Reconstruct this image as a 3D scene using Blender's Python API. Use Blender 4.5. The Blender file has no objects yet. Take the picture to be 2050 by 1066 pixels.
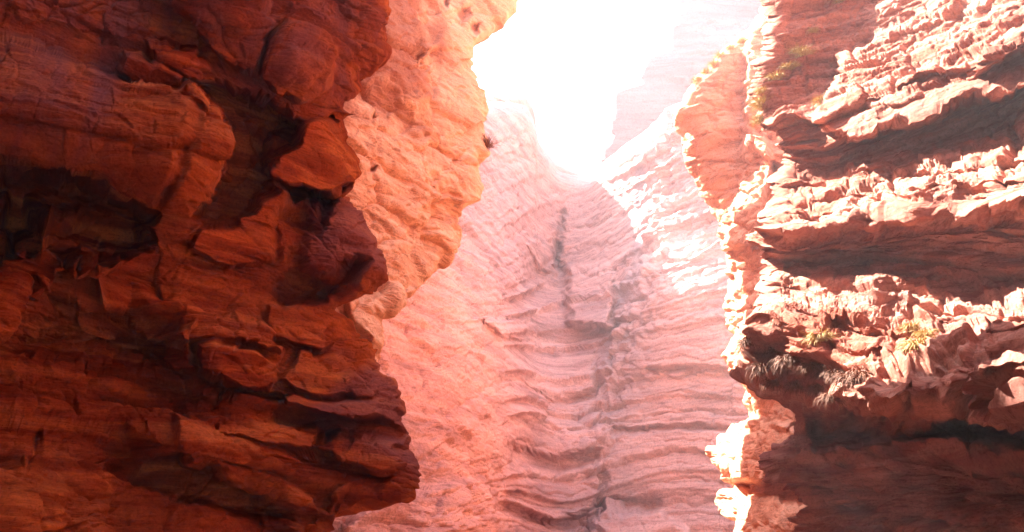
import bpy, math, time
import numpy as np

T0 = time.time()
RES = 1.0            # mesh density factor
scene = bpy.context.scene
COL = scene.collection

# ------------------------------------------------------------------ camera
W, H = 2050.0, 1066.0
HFOV = math.radians(60.0)
PITCH = math.radians(20.0)
CAM = np.array([0.0, 0.0, 1.6])
cam_data = bpy.data.cameras.new("camera")
cam_data.sensor_fit = 'HORIZONTAL'
cam_data.angle = HFOV
cam_data.clip_start = 0.05
cam_data.clip_end = 2000.0
cam = bpy.data.objects.new("camera", cam_data)
cam.location = CAM
cam.rotation_euler = (math.pi / 2 + PITCH, 0, 0)
COL.objects.link(cam)
scene.camera = cam

# ------------------------------------------------------------------ sky and sun
SUN_TO = np.array([-0.43, 0.40, 0.81])           # direction towards the sun
SUN_TO /= np.linalg.norm(SUN_TO)
world = bpy.data.worlds.new("World")
scene.world = world
world.use_nodes = True
wn, wl = world.node_tree.nodes, world.node_tree.links
wn.clear()
w_out = wn.new('ShaderNodeOutputWorld')
w_bg = wn.new('ShaderNodeBackground')
w_sky = wn.new('ShaderNodeTexSky')
w_sky.sky_type = 'NISHITA'
w_sky.sun_disc = False
w_sky.sun_elevation = math.asin(SUN_TO[2])
w_sky.sun_rotation = math.atan2(SUN_TO[0], SUN_TO[1])
w_sky.dust_density = 2.5
w_bg.inputs['Strength'].default_value = 0.06
wl.new(w_sky.outputs[0], w_bg.inputs[0])
wl.new(w_bg.outputs[0], w_out.inputs[0])

sun_data = bpy.data.lights.new("sun", 'SUN')
sun_data.energy = 5.0
sun_data.angle = math.radians(0.53)
sun_data.color = (1.0, 0.93, 0.84)
sun = bpy.data.objects.new("sun", sun_data)
from mathutils import Vector
sun.rotation_euler = Vector(SUN_TO).to_track_quat('Z', 'Y').to_euler()
sun.location = (0, 0, 60)
COL.objects.link(sun)

vs = scene.view_settings
vs.view_transform = 'Standard'
vs.look = 'None'
vs.exposure = 3.9
vs.gamma = 1.0
vs.use_curve_mapping = False
scene.render.engine = 'CYCLES'
cy = scene.cycles
cy.use_denoising = True
cy.denoising_prefilter = 'ACCURATE'
try:
    cy.denoiser = 'OPENIMAGEDENOISE'
except Exception:
    pass
cy.max_bounces = 10
cy.diffuse_bounces = 7
cy.glossy_bounces = 2
cy.volume_bounces = 0
cy.transparent_max_bounces = 8
cy.sample_clamp_indirect = 8.0

# ------------------------------------------------------------------ projection helpers
FPX = (W / 2) / math.tan(HFOV / 2)
SP, CP = math.sin(PITCH), math.cos(PITCH)

def ray(u, v):
    """view ray of a photo pixel scaled so that its horizontal forward component (y) is 1"""
    a = (u - W / 2) / FPX
    b = (H / 2 - v) / FPX
    dx, dy, dz = a, CP - b * SP, SP + b * CP
    return np.stack([dx / dy, np.ones_like(dx), dz / dy], -1)

def at(u, v, Y):
    r = ray(np.asarray(u, float), np.asarray(v, float))
    return CAM + r * np.asarray(Y, float)[..., None]

# ------------------------------------------------------------------ noise (numpy)
_rs = np.random.RandomState(7)
_PERM = np.concatenate([_rs.permutation(256)] * 3).astype(np.int32)
_G = _rs.normal(size=(256, 3)).astype(np.float32)
_G /= np.linalg.norm(_G, axis=1, keepdims=True)
_R1 = _rs.rand(4096).astype(np.float32)

def pnoise(p):
    """gradient noise, roughly -1..1, p (N,3)"""
    p = p.astype(np.float32)
    i = np.floor(p).astype(np.int32)
    f = p - i
    i &= 255
    w = f * f * f * (f * (f * 6 - 15) + 10)
    out = None
    res = []
    for dx in (0, 1):
        a = _PERM[i[:, 0] + dx]
        for dy in (0, 1):
            b = _PERM[a + i[:, 1] + dy]
            for dz in (0, 1):
                g = _G[_PERM[b + i[:, 2] + dz]]
                res.append(g[:, 0] * (f[:, 0] - dx) + g[:, 1] * (f[:, 1] - dy) + g[:, 2] * (f[:, 2] - dz))
    wx, wy, wz = w[:, 0], w[:, 1], w[:, 2]
    def L(a, b, t): return a + (b - a) * t
    x00 = L(res[0], res[4], wx); x01 = L(res[1], res[5], wx)
    x10 = L(res[2], res[6], wx); x11 = L(res[3], res[7], wx)
    return L(L(x00, x10, wy), L(x01, x11, wy), wz) * 1.6

def fbm(p, octs, gain=0.5, lac=2.07, ridged=False):
    s = np.zeros(len(p), np.float32); a = 1.0; t = 0.0
    q = p.astype(np.float32)
    for o in range(octs):
        n = pnoise(q + 17.3 * o)
        if ridged:
            n = 1.0 - 2.0 * np.abs(n)
        s += a * n; t += a
        a *= gain; q = q * lac
    return s / t

def worley(p):
    """distance to nearest and second nearest feature point, and a random value of the cell"""
    p = p.astype(np.float32)
    i = np.floor(p).astype(np.int32)
    f = p - i
    d1 = np.full(len(p), 9.0, np.float32); d2 = d1.copy(); rid = np.zeros(len(p), np.float32)
    for dx in (-1, 0, 1):
        for dy in (-1, 0, 1):
            for dz in (-1, 0, 1):
                h = _PERM[_PERM[_PERM[(i[:, 0] + dx) & 255] + ((i[:, 1] + dy) & 255)] + ((i[:, 2] + dz) & 255)]
                ox, oy, oz = _R1[h], _R1[h + 700], _R1[h + 1500]
                d = (dx + ox - f[:, 0]) ** 2 + (dy + oy - f[:, 1]) ** 2 + (dz + oz - f[:, 2]) ** 2
                m = d < d1
                d2 = np.where(m, d1, np.minimum(d2, d))
                rid = np.where(m, _R1[h + 2300], rid)
                d1 = np.where(m, d, d1)
    return np.sqrt(d1), np.sqrt(d2), rid

def facets(p, tilt=0.9, gap=0.10):
    """angular broken stones: every cell has its own level and slope, with a narrow joint between cells; about -1..1"""
    p = p.astype(np.float32)
    i = np.floor(p).astype(np.int32)
    f = p - i
    d1 = np.full(len(p), 9.0, np.float32); d2 = d1.copy()
    hb = np.zeros(len(p), np.int32); vx = np.zeros(len(p), np.float32); vy = vx.copy(); vz = vx.copy()
    for dx in (-1, 0, 1):
        for dy in (-1, 0, 1):
            for dz in (-1, 0, 1):
                h = _PERM[_PERM[_PERM[(i[:, 0] + dx) & 255] + ((i[:, 1] + dy) & 255)] + ((i[:, 2] + dz) & 255)]
                ax, ay, az = f[:, 0] - dx - _R1[h], f[:, 1] - dy - _R1[h + 700], f[:, 2] - dz - _R1[h + 1500]
                d = ax * ax + ay * ay + az * az
                m = d < d1
                d2 = np.where(m, d1, np.minimum(d2, d))
                d1 = np.where(m, d, d1); hb = np.where(m, h, hb)
                vx = np.where(m, ax, vx); vy = np.where(m, ay, vy); vz = np.where(m, az, vz)
    e = np.sqrt(d2) - np.sqrt(d1)
    t = (_R1[hb + 2300] - 0.5) * vx + (_R1[hb + 2700] - 0.5) * vy + (_R1[hb + 3100] - 0.5) * vz
    return (_R1[hb + 3500] - 0.5) * 1.2 + tilt * 2.0 * t - 0.6 * np.exp(-(e / gap) ** 2)

def sstep(a, b, x):
    t = np.clip((x - a) / (b - a), 0, 1)
    return t * t * (3 - 2 * t)

# ------------------------------------------------------------------ thin plate spline through control points
class TPS:
    def __init__(self, pts, smooth=0.0):
        pts = np.array(pts, float)
        self.c = pts[:, :2] / 1000.0
        n = len(pts)
        K = self.k(self.c, self.c) + smooth * np.eye(n)
        Pm = np.hstack([np.ones((n, 1)), self.c])
        A = np.zeros((n + 3, n + 3)); A[:n, :n] = K; A[:n, n:] = Pm; A[n:, :n] = Pm.T
        self.w = np.linalg.solve(A, np.concatenate([pts[:, 2], np.zeros(3)]))
    def k(self, a, b):
        d2 = ((a[:, None, :] - b[None, :, :]) ** 2).sum(-1)
        return 0.5 * d2 * np.log(d2 + 1e-12)
    def __call__(self, u, v):
        sh = u.shape
        x = np.stack([u.ravel(), v.ravel()], -1) / 1000.0
        out = np.zeros(len(x))
        n = len(self.c)
        for s in range(0, len(x), 100000):
            xx = x[s:s + 100000]
            out[s:s + 100000] = self.k(xx, self.c) @ self.w[:n] + self.w[n] + xx @ self.w[n + 1:]
        return out.reshape(sh)

def poly_sdf(poly, u, v):
    """signed distance in pixels, positive inside"""
    poly = np.array(poly, float)
    d = np.full(u.shape, 1e9); ins = np.zeros(u.shape, bool)
    n = len(poly)
    for i in range(n):
        ax, ay = poly[i]; bx, by = poly[(i + 1) % n]
        ex, ey = bx - ax, by - ay
        px, py = u - ax, v - ay
        t = np.clip((px * ex + py * ey) / (ex * ex + ey * ey + 1e-9), 0, 1)
        d = np.minimum(d, (px - t * ex) ** 2 + (py - t * ey) ** 2)
        c = ((ay > v) != (by > v)) & (u < ex * (v - ay) / (ey + 1e-12) + ax)
        ins ^= c
    d = np.sqrt(d)
    return np.where(ins, d, -d)

def line_dist(line, u, v):
    line = np.array(line, float)
    d = np.full(u.shape, 1e9)
    for i in range(len(line) - 1):
        ax, ay = line[i]; bx, by = line[i + 1]
        ex, ey = bx - ax, by - ay
        px, py = u - ax, v - ay
        t = np.clip((px * ex + py * ey) / (ex * ex + ey * ey + 1e-9), 0, 1)
        d = np.minimum(d, (px - t * ex) ** 2 + (py - t * ey) ** 2)
    return np.sqrt(d)

# ------------------------------------------------------------------ materials
def rock_material(name, base, warm, varnish, varnish_amt=0.35, strata_tilt=(0.0, 0.0), scale=1.0, rough=0.92, bump=0.5,
                  streak=0.0, stain=None):
    m = bpy.data.materials.new(name)
    m.use_nodes = True
    n, l = m.node_tree.nodes, m.node_tree.links
    n.clear()
    out = n.new('ShaderNodeOutputMaterial')
    bs = n.new('ShaderNodeBsdfPrincipled')
    bs.inputs['Roughness'].default_value = rough
    bs.inputs['Specular IOR Level'].default_value = 0.0
    l.new(bs.outputs[0], out.inputs[0])
    geo = n.new('ShaderNodeNewGeometry')
    def mapping(sx, sy, sz, rx=0.0, ry=0.0):
        mp = n.new('ShaderNodeMapping')
        mp.inputs['Rotation'].default_value = (rx, ry, 0)
        mp.inputs['Scale'].default_value = (sx * scale, sy * scale, sz * scale)
        l.new(geo.outputs['Position'], mp.inputs['Vector'])
        return mp.outputs[0]
    def noise(vec, sc, det=6, rgh=0.6, dist=0.0):
        t = n.new('ShaderNodeTexNoise')
        t.inputs['Scale'].default_value = sc
        t.inputs['Detail'].default_value = det
        t.inputs['Roughness'].default_value = rgh
        t.inputs['Distortion'].default_value = dist
        l.new(vec, t.inputs['Vector'])
        return t.outputs['Fac']
    def ramp(fac, stops):
        r = n.new('ShaderNodeValToRGB')
        el = r.color_ramp.elements
        while len(el) > 1: el.remove(el[-1])
        el[0].position = stops[0][0]; el[0].color = (*stops[0][1], 1)
        for p, c in stops[1:]:
            e = el.new(p); e.color = (*c, 1)
        l.new(fac, r.inputs[0])
        return r.outputs[0]
    def mix(fac, a, b, mode='MIX'):
        x = n.new('ShaderNodeMix'); x.data_type = 'RGBA'; x.blend_type = mode
        if isinstance(fac, float): x.inputs[0].default_value = fac
        else: l.new(fac, x.inputs[0])
        for s, k in ((a, 6), (b, 7)):
            if isinstance(s, tuple): x.inputs[k].default_value = (*s, 1)
            else: l.new(s, x.inputs[k])
        return x.outputs[2]
    tx, ty = strata_tilt
    lay = mapping(0.35, 0.35, 3.2, tx, ty)
    iso = mapping(1, 1, 1)
    vert = mapping(2.4, 2.4, 0.22)
    c1 = ramp(noise(lay, 1.3, 7, 0.62, 0.4), [(0.30, tuple(0.62 * x for x in base)), (0.46, base), (0.58, warm), (0.74, tuple(min(1, 1.18 * x) for x in warm))])
    big = ramp(noise(iso, 0.45, 4, 0.55), [(0.38, (0, 0, 0)), (0.66, (1, 1, 1))])
    c2 = mix(big, c1, mix(0.55, c1, warm))
    vf = ramp(noise(iso, 0.8, 8, 0.68, 0.5), [(0.50, (0, 0, 0)), (0.68, (varnish_amt,) * 3)])
    c3 = mix(vf, c2, varnish)
    spk = ramp(noise(iso, 26.0, 6, 0.75), [(0.32, (0.50, 0.45, 0.43)), (0.47, (0.95, 0.95, 0.95)), (0.62, (1.12, 1.12, 1.12)), (0.75, (1.25, 1.28, 1.3))])
    c4 = mix(0.85, c3, spk, 'MULTIPLY')
    band = ramp(noise(lay, 3.4, 8, 0.7, 0.6), [(0.36, (0.62, 0.58, 0.58)), (0.46, (1, 1, 1)), (0.60, (1.0, 1.0, 1.0)), (0.70, (1.18, 1.24, 1.28))])
    c4 = mix(0.8, c4, band, 'MULTIPLY')
    if streak > 0:
        sf = ramp(noise(vert, 0.9, 5, 0.6), [(0.52, (0, 0, 0)), (0.66, (streak,) * 3)])
        c4 = mix(sf, c4, varnish)
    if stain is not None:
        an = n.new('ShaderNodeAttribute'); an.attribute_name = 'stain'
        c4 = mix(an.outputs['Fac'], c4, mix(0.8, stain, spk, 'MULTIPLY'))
    l.new(c4, bs.inputs['Base Color'])
    b1 = n.new('ShaderNodeBump'); b1.inputs['Strength'].default_value = bump; b1.inputs['Distance'].default_value = 0.09 / scale
    l.new(noise(iso, 7.0, 12, 0.78), b1.inputs['Height'])
    b2 = n.new('ShaderNodeBump'); b2.inputs['Strength'].default_value = bump * 0.7; b2.inputs['Distance'].default_value = 0.06 / scale
    l.new(noise(lay, 6.0, 6, 0.65, 0.3), b2.inputs['Height'])
    l.new(b1.outputs[0], b2.inputs['Normal'])
    l.new(b2.outputs[0], bs.inputs['Normal'])
    return m

MAT = {}
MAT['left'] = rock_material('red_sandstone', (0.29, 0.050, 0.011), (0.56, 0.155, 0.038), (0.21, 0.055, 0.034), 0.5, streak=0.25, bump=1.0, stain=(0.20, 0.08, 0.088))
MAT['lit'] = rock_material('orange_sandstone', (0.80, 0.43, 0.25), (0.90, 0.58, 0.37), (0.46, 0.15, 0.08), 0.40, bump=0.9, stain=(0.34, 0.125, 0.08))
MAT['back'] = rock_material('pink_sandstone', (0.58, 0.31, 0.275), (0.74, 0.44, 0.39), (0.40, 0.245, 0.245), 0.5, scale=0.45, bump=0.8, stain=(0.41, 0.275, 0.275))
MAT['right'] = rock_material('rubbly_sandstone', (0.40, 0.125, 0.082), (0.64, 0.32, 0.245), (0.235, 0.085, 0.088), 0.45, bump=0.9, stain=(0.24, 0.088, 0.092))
MAT['fin'] = rock_material('fin_sandstone', (0.74, 0.36, 0.225), (0.86, 0.50, 0.34), (0.36, 0.12, 0.07), 0.45, bump=0.8)
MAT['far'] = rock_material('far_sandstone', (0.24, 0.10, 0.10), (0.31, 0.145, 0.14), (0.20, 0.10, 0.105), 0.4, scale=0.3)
MAT['floor'] = rock_material('canyon_sand', (0.34, 0.12, 0.06), (0.44, 0.18, 0.10), (0.28, 0.11, 0.07), 0.3)

# ------------------------------------------------------------------ mesh building
def mesh_from(name, co, faces, normals, mat, stain=None):
    used = np.unique(faces)
    remap = np.full(len(co), -1, np.int32); remap[used] = np.arange(len(used))
    f = remap[faces]
    me = bpy.data.meshes.new(name)
    nf = len(f)
    me.vertices.add(len(used)); me.vertices.foreach_set('co', co[used].astype(np.float32).ravel())
    me.loops.add(nf * 4); me.loops.foreach_set('vertex_index', f.ravel().astype(np.int32))
    me.polygons.add(nf)
    me.polygons.foreach_set('loop_start', np.arange(0, nf * 4, 4, dtype=np.int32))
    me.polygons.foreach_set('use_smooth', np.full(nf, normals is not None))
    me.materials.append(mat)
    me.update(calc_edges=True)
    if stain is not None:
        at_ = me.attributes.new('stain', 'FLOAT', 'POINT'); at_.data.foreach_set('value', stain[used].astype(np.float32))
    if normals is not None:
        me.normals_split_custom_set_from_vertices(normals[used].tolist())
    return me

def empty(name, loc, label, category, group=None):
    o = bpy.data.objects.new(name, None)
    o.empty_display_size = 0.5
    o.location = loc
    o['label'] = label; o['category'] = category
    if group: o['group'] = group
    COL.objects.link(o)
    return o

def link_part(name, me, parent, loc=None, label=None, kind=None):
    o = bpy.data.objects.new(name, me)
    COL.objects.link(o)
    if parent is not None:
        o.parent = parent
        off = Vector((0, 0, 0))
        q = parent
        while q is not None:
            off += q.location; q = q.parent
        o.location = -off
    if label: o['label'] = label
    if kind: o['kind'] = kind
    return o

def grid_normals(P):
    du = np.empty_like(P); dv = np.empty_like(P)
    du[:, 1:-1] = P[:, 2:] - P[:, :-2]; du[:, 0] = P[:, 1] - P[:, 0]; du[:, -1] = P[:, -1] - P[:, -2]
    dv[1:-1] = P[2:] - P[:-2]; dv[0] = P[1] - P[0]; dv[-1] = P[-1] - P[-2]
    n = np.cross(dv, du)
    n /= np.linalg.norm(n, axis=-1, keepdims=True) + 1e-12
    return n

def blur(a, k):
    """box blur along both grid axes, edge clamped"""
    for ax in (0, 1):
        for _ in range(2):
            pad = [(0, 0)] * a.ndim; pad[ax] = (k + 1, k)
            c = np.cumsum(np.pad(a, pad, mode='edge'), axis=ax)
            n = a.shape[ax]
            hi = np.take(c, np.arange(2 * k + 1, 2 * k + 1 + n), axis=ax)
            lo = np.take(c, np.arange(0, n), axis=ax)
            a = (hi - lo) / (2 * k + 1)
    return a

class Sheet:
    """a rock mass: a surface laid through measured points in the place, with relief and a returned edge"""
    def __init__(self, kind, edge, span, rows, Y, step, wrap=6.0, round_px=40, round_m=0.8, into=0.25, edge_jit=6.0, seed=0, margin_step=9.0):
        step = step / RES
        def axis(a, b, lo, hi):
            out = []; x = a
            while x < b:
                out.append(x); x += step if lo - 15 <= x <= hi + 15 else margin_step
            out.append(b); return np.array(out)
        self.kind = kind; self.seed = seed
        e = np.array(edge, float)
        nw = 14
        if kind in 'LR':
            vv = axis(rows[0], rows[1], 0, H)
            jit = fbm(np.stack([vv * 0.03, vv * 0 + seed, vv * 0], -1), 4) * edge_jit
            uo = np.interp(vv, e[:, 1], e[:, 0]) + jit
            ref = np.median(uo[(vv > 0) & (vv < H)])
            if kind == 'L':
                uu = axis(span, ref, 0, W); t = (uu - span) / (ref - span)
            else:
                uu = axis(ref, span, 0, W)[::-1]; t = (uu - span) / (ref - span)
            u = span + (uo[:, None] - span) * t[None, :]
            v = np.repeat(vv[:, None], len(t), 1)
            edge_d = np.abs(uo[:, None] - u)
        else:
            uu = axis(span[0], span[1], 0, W)
            jit = fbm(np.stack([uu * 0.03, uu * 0 + seed, uu * 0], -1), 4) * edge_jit
            vt = np.interp(uu, e[:, 0], e[:, 1]) + jit
            ref = np.median(vt)
            vv = axis(ref, rows[1], 0, H); t = (vv - ref) / (rows[1] - ref)
            t = t[::-1]
            # grid with axis 1 running towards the edge, as for the side sheets
            v = rows[1] + (vt[:, None] - rows[1]) * (1 - t)[None, :]
            u = np.repeat(uu[:, None], len(t), 1)
            edge_d = np.abs(vt[:, None] - v)
        self.u, self.v, self.edge_d = u, v, edge_d
        self.Y = Y(u, v) if callable(Y) else TPS(Y)(u, v)
        self.off = np.zeros_like(u)          # metres towards the viewer
        self.part = np.zeros(u.shape, np.int32)
        self.parts = ['']
        self.wrap, self.round_px, self.round_m, self.into, self.nw = wrap, round_px, round_m, into, nw
        base = at(u, v, self.Y)
        self.base = base
        q = base.reshape(-1, 3)
        self.wu = (u + (fbm(q * 1.7 + seed, 3) * 11).reshape(u.shape))
        self.wv = (v + (fbm(q * 1.7 + 31 + seed, 3) * 9).reshape(u.shape))
        self.gain = np.ones_like(u)          # relief strength
        self.amp = 1.0
        self.stain = None  # per point: rock stains and painted-in shade
        self.smooth = False

    def block(self, poly, amount, edge=14, tilt=(0, 0), name=None, bulge=0.0, jit=1.0, smooth=None):
        poly = np.array(poly, float)
        x0, y0 = poly.min(0) - edge * 2 - 30; x1, y1 = poly.max(0) + edge * 2 + 30
        m = (self.u > x0) & (self.u < x1) & (self.v > y0) & (self.v < y1)
        if not m.any(): return
        u = self.u[m] * (1 - jit) + self.wu[m] * jit; v = self.v[m] * (1 - jit) + self.wv[m] * jit
        d = poly_sdf(poly, u, v)
        k = sstep(-edge * 0.5, edge * 0.5, d)
        cx, cy_ = poly.mean(0)
        a = amount + tilt[0] * (u - cx) / 100.0 + tilt[1] * (v - cy_) / 100.0
        if bulge:
            r = 0.5 * min(x1 - x0, y1 - y0) * 0.7
            a = a + bulge * np.sqrt(np.clip(d / r, 0, 1))
        self.off[m] += self.amp * a * k
        if smooth is not None:
            self.gain[m] = self.gain[m] * (1 - k) + smooth * k
        if name:
            self.parts.append(name)
            idx = np.zeros(self.u.shape, bool); idx[m] = d > -edge * 0.35
            self.part[idx] = len(self.parts) - 1

    def groove(self, line, depth, width=5, jit=1.0):
        line = np.array(line, float)
        x0, y0 = line.min(0) - width * 4 - 30; x1, y1 = line.max(0) + width * 4 + 30
        m = (self.u > x0) & (self.u < x1) & (self.v > y0) & (self.v < y1)
        if not m.any(): return
        u = self.u[m] * (1 - jit) + self.wu[m] * jit; v = self.v[m] * (1 - jit) + self.wv[m] * jit
        d = line_dist(line, u, v)
        self.off[m] -= depth * np.exp(-(d / width) ** 2)

    def finish(self, relief):
        """round the edge, add relief along the surface normal and the return behind the edge"""
        Yb = self.Y - self.off * 1.0
        x = np.clip(1 - self.edge_d / self.round_px, 0, 1)
        Yb = Yb + self.round_m * (1 - np.sqrt(np.clip(1 - x * x, 0, 1)))
        P = at(self.u, self.v, Yb)
        # return behind the edge
        k = np.linspace(0, 1, self.nw + 1)[1:] ** 1.6
        r = ray(self.u[:, -1], self.v[:, -1])
        r = r / np.linalg.norm(r, axis=-1, keepdims=True)
        if self.kind == 'T':
            back = np.stack([r[:, 0] * 0.3, np.ones(len(r)), np.full(len(r), -self.into)], -1)
        else:
            s = -1.0 if self.kind == 'L' else 1.0
            back = np.stack([r[:, 0] + s * self.into, r[:, 1], r[:, 2] * 0.4], -1)
        Wp = P[:, -1][:, None, :] + back[:, None, :] * (k * self.wrap)[None, :, None]
        P = np.concatenate([P, Wp], 1)
        ext = lambda a: np.concatenate([a, np.repeat(a[:, -1:], self.nw, 1)], 1)
        self.U, self.V = ext(self.u), ext(self.v)
        part = ext(self.part); gain = ext(self.gain)
        S = P.copy()
        Ps = blur(P, 16)
        n = grid_normals(Ps)
        if self.kind == 'T':
            pass
        # orient towards the viewer on the main face
        c = P.shape[1] // 3
        s = np.sign(np.mean(np.sum(n[:, :c] * (CAM - P[:, :c]), -1)))
        n = n * s
        self.flip = s
        Pc = P.copy(); nc = self.u.shape[1]
        Pc[:, :nc] = at(self.u, self.v, self.Y + 0.3 * (Yb - self.Y))
        Pc[:, nc:] += (Pc[:, nc - 1] - P[:, nc - 1])[:, None, :]
        d = relief(self, Pc.reshape(-1, 3), self.U.ravel(), self.V.ravel()).reshape(P.shape[:2]) * gain
        P = P + n * d[..., None]
        Q = P.copy()
        Q[1:-1, 1:-1] = 0.4 * P[1:-1, 1:-1] + 0.15 * (P[2:, 1:-1] + P[:-2, 1:-1] + P[1:-1, 2:] + P[1:-1, :-2])
        P = Q
        self.P = P; self.PART = part
        self.N = grid_normals(P) * s
        return self

    def build(self, parent, mat, main_name, labels=None):
        R, Cn = self.P.shape[:2]
        idx = np.arange(R * Cn).reshape(R, Cn)
        f = np.stack([idx[:-1, :-1], idx[:-1, 1:], idx[1:, 1:], idx[1:, :-1]], -1).reshape(-1, 4)
        # make winding agree with the normals
        co = self.P.reshape(-1, 3)
        a = np.cross(co[f[:2000, 1]] - co[f[:2000, 0]], co[f[:2000, 3]] - co[f[:2000, 0]])
        if np.mean(np.sum(a * self.N.reshape(-1, 3)[f[:2000, 0]], -1)) < 0:
            f = f[:, ::-1]
        pf = self.PART[:-1, :-1].reshape(-1)
        nn = self.N.reshape(-1, 3)
        obs = []
        stain = None if self.stain is None else np.concatenate([self.stain, np.repeat(self.stain[:, -1:], self.nw, 1)], 1).reshape(-1)
        for k, nm in enumerate(self.parts):
            sel = f[pf == k]
            if len(sel) < 30: continue
            name = nm or main_name
            me = mesh_from(name, co, sel, nn if self.smooth else None, mat, stain)
            o = link_part(name, me, parent)
            obs.append(o)
        return obs

    def pick(self, u, v):
        d = (self.U - u) ** 2 + (self.V - v) ** 2
        k = np.unravel_index(np.argmin(d), d.shape)
        return self.P[k], self.N[k]

# ------------------------------------------------------------------ relief functions
def layering(q, s, P, seed, tmin, tmax, wmin, wmax, a_layer, a_block, groove, gw, warp):
    """bedded, jointed rock: irregular layers of thickness tmin..tmax cut into blocks wmin..wmax long"""
    rs = np.random.RandomState(seed)
    qq = q + warp * fbm(P * 0.9 + seed, 3)
    th = rs.uniform(tmin, tmax, 4000)
    b = np.cumsum(th) - 1500 * (tmin + tmax) / 2
    i = np.searchsorted(b, qq)
    i = np.clip(i, 1, len(b) - 1)
    lo, hi = b[i - 1], b[i]
    dq = np.minimum(qq - lo, hi - qq)
    lr = rs.rand(5000).astype(np.float32)
    bw = rs.uniform(wmin, wmax, 5000)
    ss = (s + warp * 1.4 * fbm(P * 1.3 + 9 + seed, 3)) / bw[i] + 37.7 * lr[i]
    c = np.floor(ss)
    fs = ss - c
    # jitter joints: random split place
    ds = np.minimum(fs, 1 - fs) * bw[i]
    hsh = _R1[(i * 131 + (c.astype(np.int64) % 4096) * 57 + seed * 13) % 4096]
    h2 = _R1[(i * 71 + (c.astype(np.int64) % 4096) * 193 + seed * 29 + 5) % 4096]
    f = (qq - lo) / (hi - lo)
    h = a_layer * (lr[(i * 7) % 5000] - 0.5) * 2 + a_block * (hsh - 0.5) * 2
    h = h + a_block * 0.9 * (h2 - 0.5) * (f - 0.5) + a_block * 0.7 * (hsh - 0.5) * (fs - 0.5)
    h = h - groove * np.exp(-(dq / gw) ** 2) - groove * 0.7 * np.exp(-(ds / gw) ** 2)
    return h.astype(np.float32), i, hsh

def rough(P, a1=0.10, s1=0.9, a2=0.035, s2=4.0, seed=0):
    h = a1 * fbm(P * s1 + seed, 5, 0.5, ridged=True)
    h += a2 * fbm(P * s2 + seed + 50, 4, 0.6, ridged=True)
    return h

# ------------------------------------------------------------------ 1. the near cliff in shade (left of the photo)
def left_q(u, v):
    d = u - 400
    return (v - 0.21 * d - np.where(d > 0, 0.00018 * d * d, 0)) * 0.0062

def left_relief(sh, P, u, v):
    q = left_q(u, v); s = u * 0.0068
    msk = sstep(-0.20, 0.30, fbm(P * 0.45 + 3, 3))
    msk2 = sstep(-0.10, 0.35, fbm(P * 0.6 + 43, 3))
    h1, i1, r1 = layering(q, s, P, 11, 0.35, 1.1, 1.0, 4.0, 0.15, 0.20, 0.09, 0.03, 0.18)
    h2, i2, r2 = layering(q, s, P, 12, 0.06, 0.26, 0.3, 1.8, 0.05, 0.065, 0.03, 0.014, 0.12)
    h = h1 * (0.45 + 0.55 * msk) + h2 * (0.3 + 0.7 * msk2)
    h += rough(P * np.array([1, 1, 1.5]), 0.11, 0.8, 0.028, 4.5, 5)
    h += 0.010 * fbm(P * 17, 3, 0.6)
    wp = P + 0.16 * np.stack([fbm(P * 1.6 + k, 2) for k in (1, 2, 3)], -1)
    h += 0.06 * facets(wp * np.array([0.9, 0.9, 2.2]), 1.2, 0.04)
    h += 0.05 * facets(wp * np.array([2.8, 2.8, 5.0]) + 9, 0.9, 0.06) * (1.1 - msk2)
    h += 0.008 * facets(wp * np.array([8, 8, 12.0]) + 19)
    return h

LEFT_EDGE = [(780, -900), (800, -600), (830, -300), (830, -150), (780, -40), (778, 30), (768, 85), (742, 128), (705, 160), (668, 188), (657, 210), (665, 255), (690, 310),
             (704, 350), (700, 390), (715, 420), (750, 470), (781, 520), (778, 560), (745, 585), (690, 605), (672, 620), (705, 640), (722, 675),
             (736, 735), (770, 765), (800, 830), (812, 900), (838, 950), (815, 985), (745, 1020), (700, 1055), (690, 1120), (690, 1400)]
LEFT_Y = [(-500, 0, 7.4), (-500, 600, 7.0), (-500, 1200, 6.8), (0, -100, 8.2), (0, 120, 8.5), (0, 300, 8.7), (0, 560, 9.0), (0, 800, 8.6), (0, 1100, 8.0),
          (300, -100, 9.3), (330, 250, 9.9), (330, 560, 10.3), (330, 800, 9.9), (330, 1066, 9.2), (600, -100, 9.9), (600, 100, 10.6), (560, 280, 10.9), (560, 480, 11.3),
          (560, 640, 11.5), (560, 830, 11.1), (560, 1066, 10.6), (800, 0, 11.5), (790, 120, 11.9), (680, 330, 12.0), (740, 520, 12.2), (700, 720, 12.3), (790, 900, 12.3),
          (800, 1066, 12.0), (900, -300, 11.3), (900, 1300, 12), (-500, -850, 6.4), (0, -850, 7.4), (400, -850, 8.6), (900, -850, 11.0)]
left = Sheet('L', LEFT_EDGE, -520, (-640, 1300), LEFT_Y, 1.75, wrap=7.0, round_px=46, round_m=0.9, into=0.45, edge_jit=7, seed=1)
left.amp = 1.4
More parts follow.
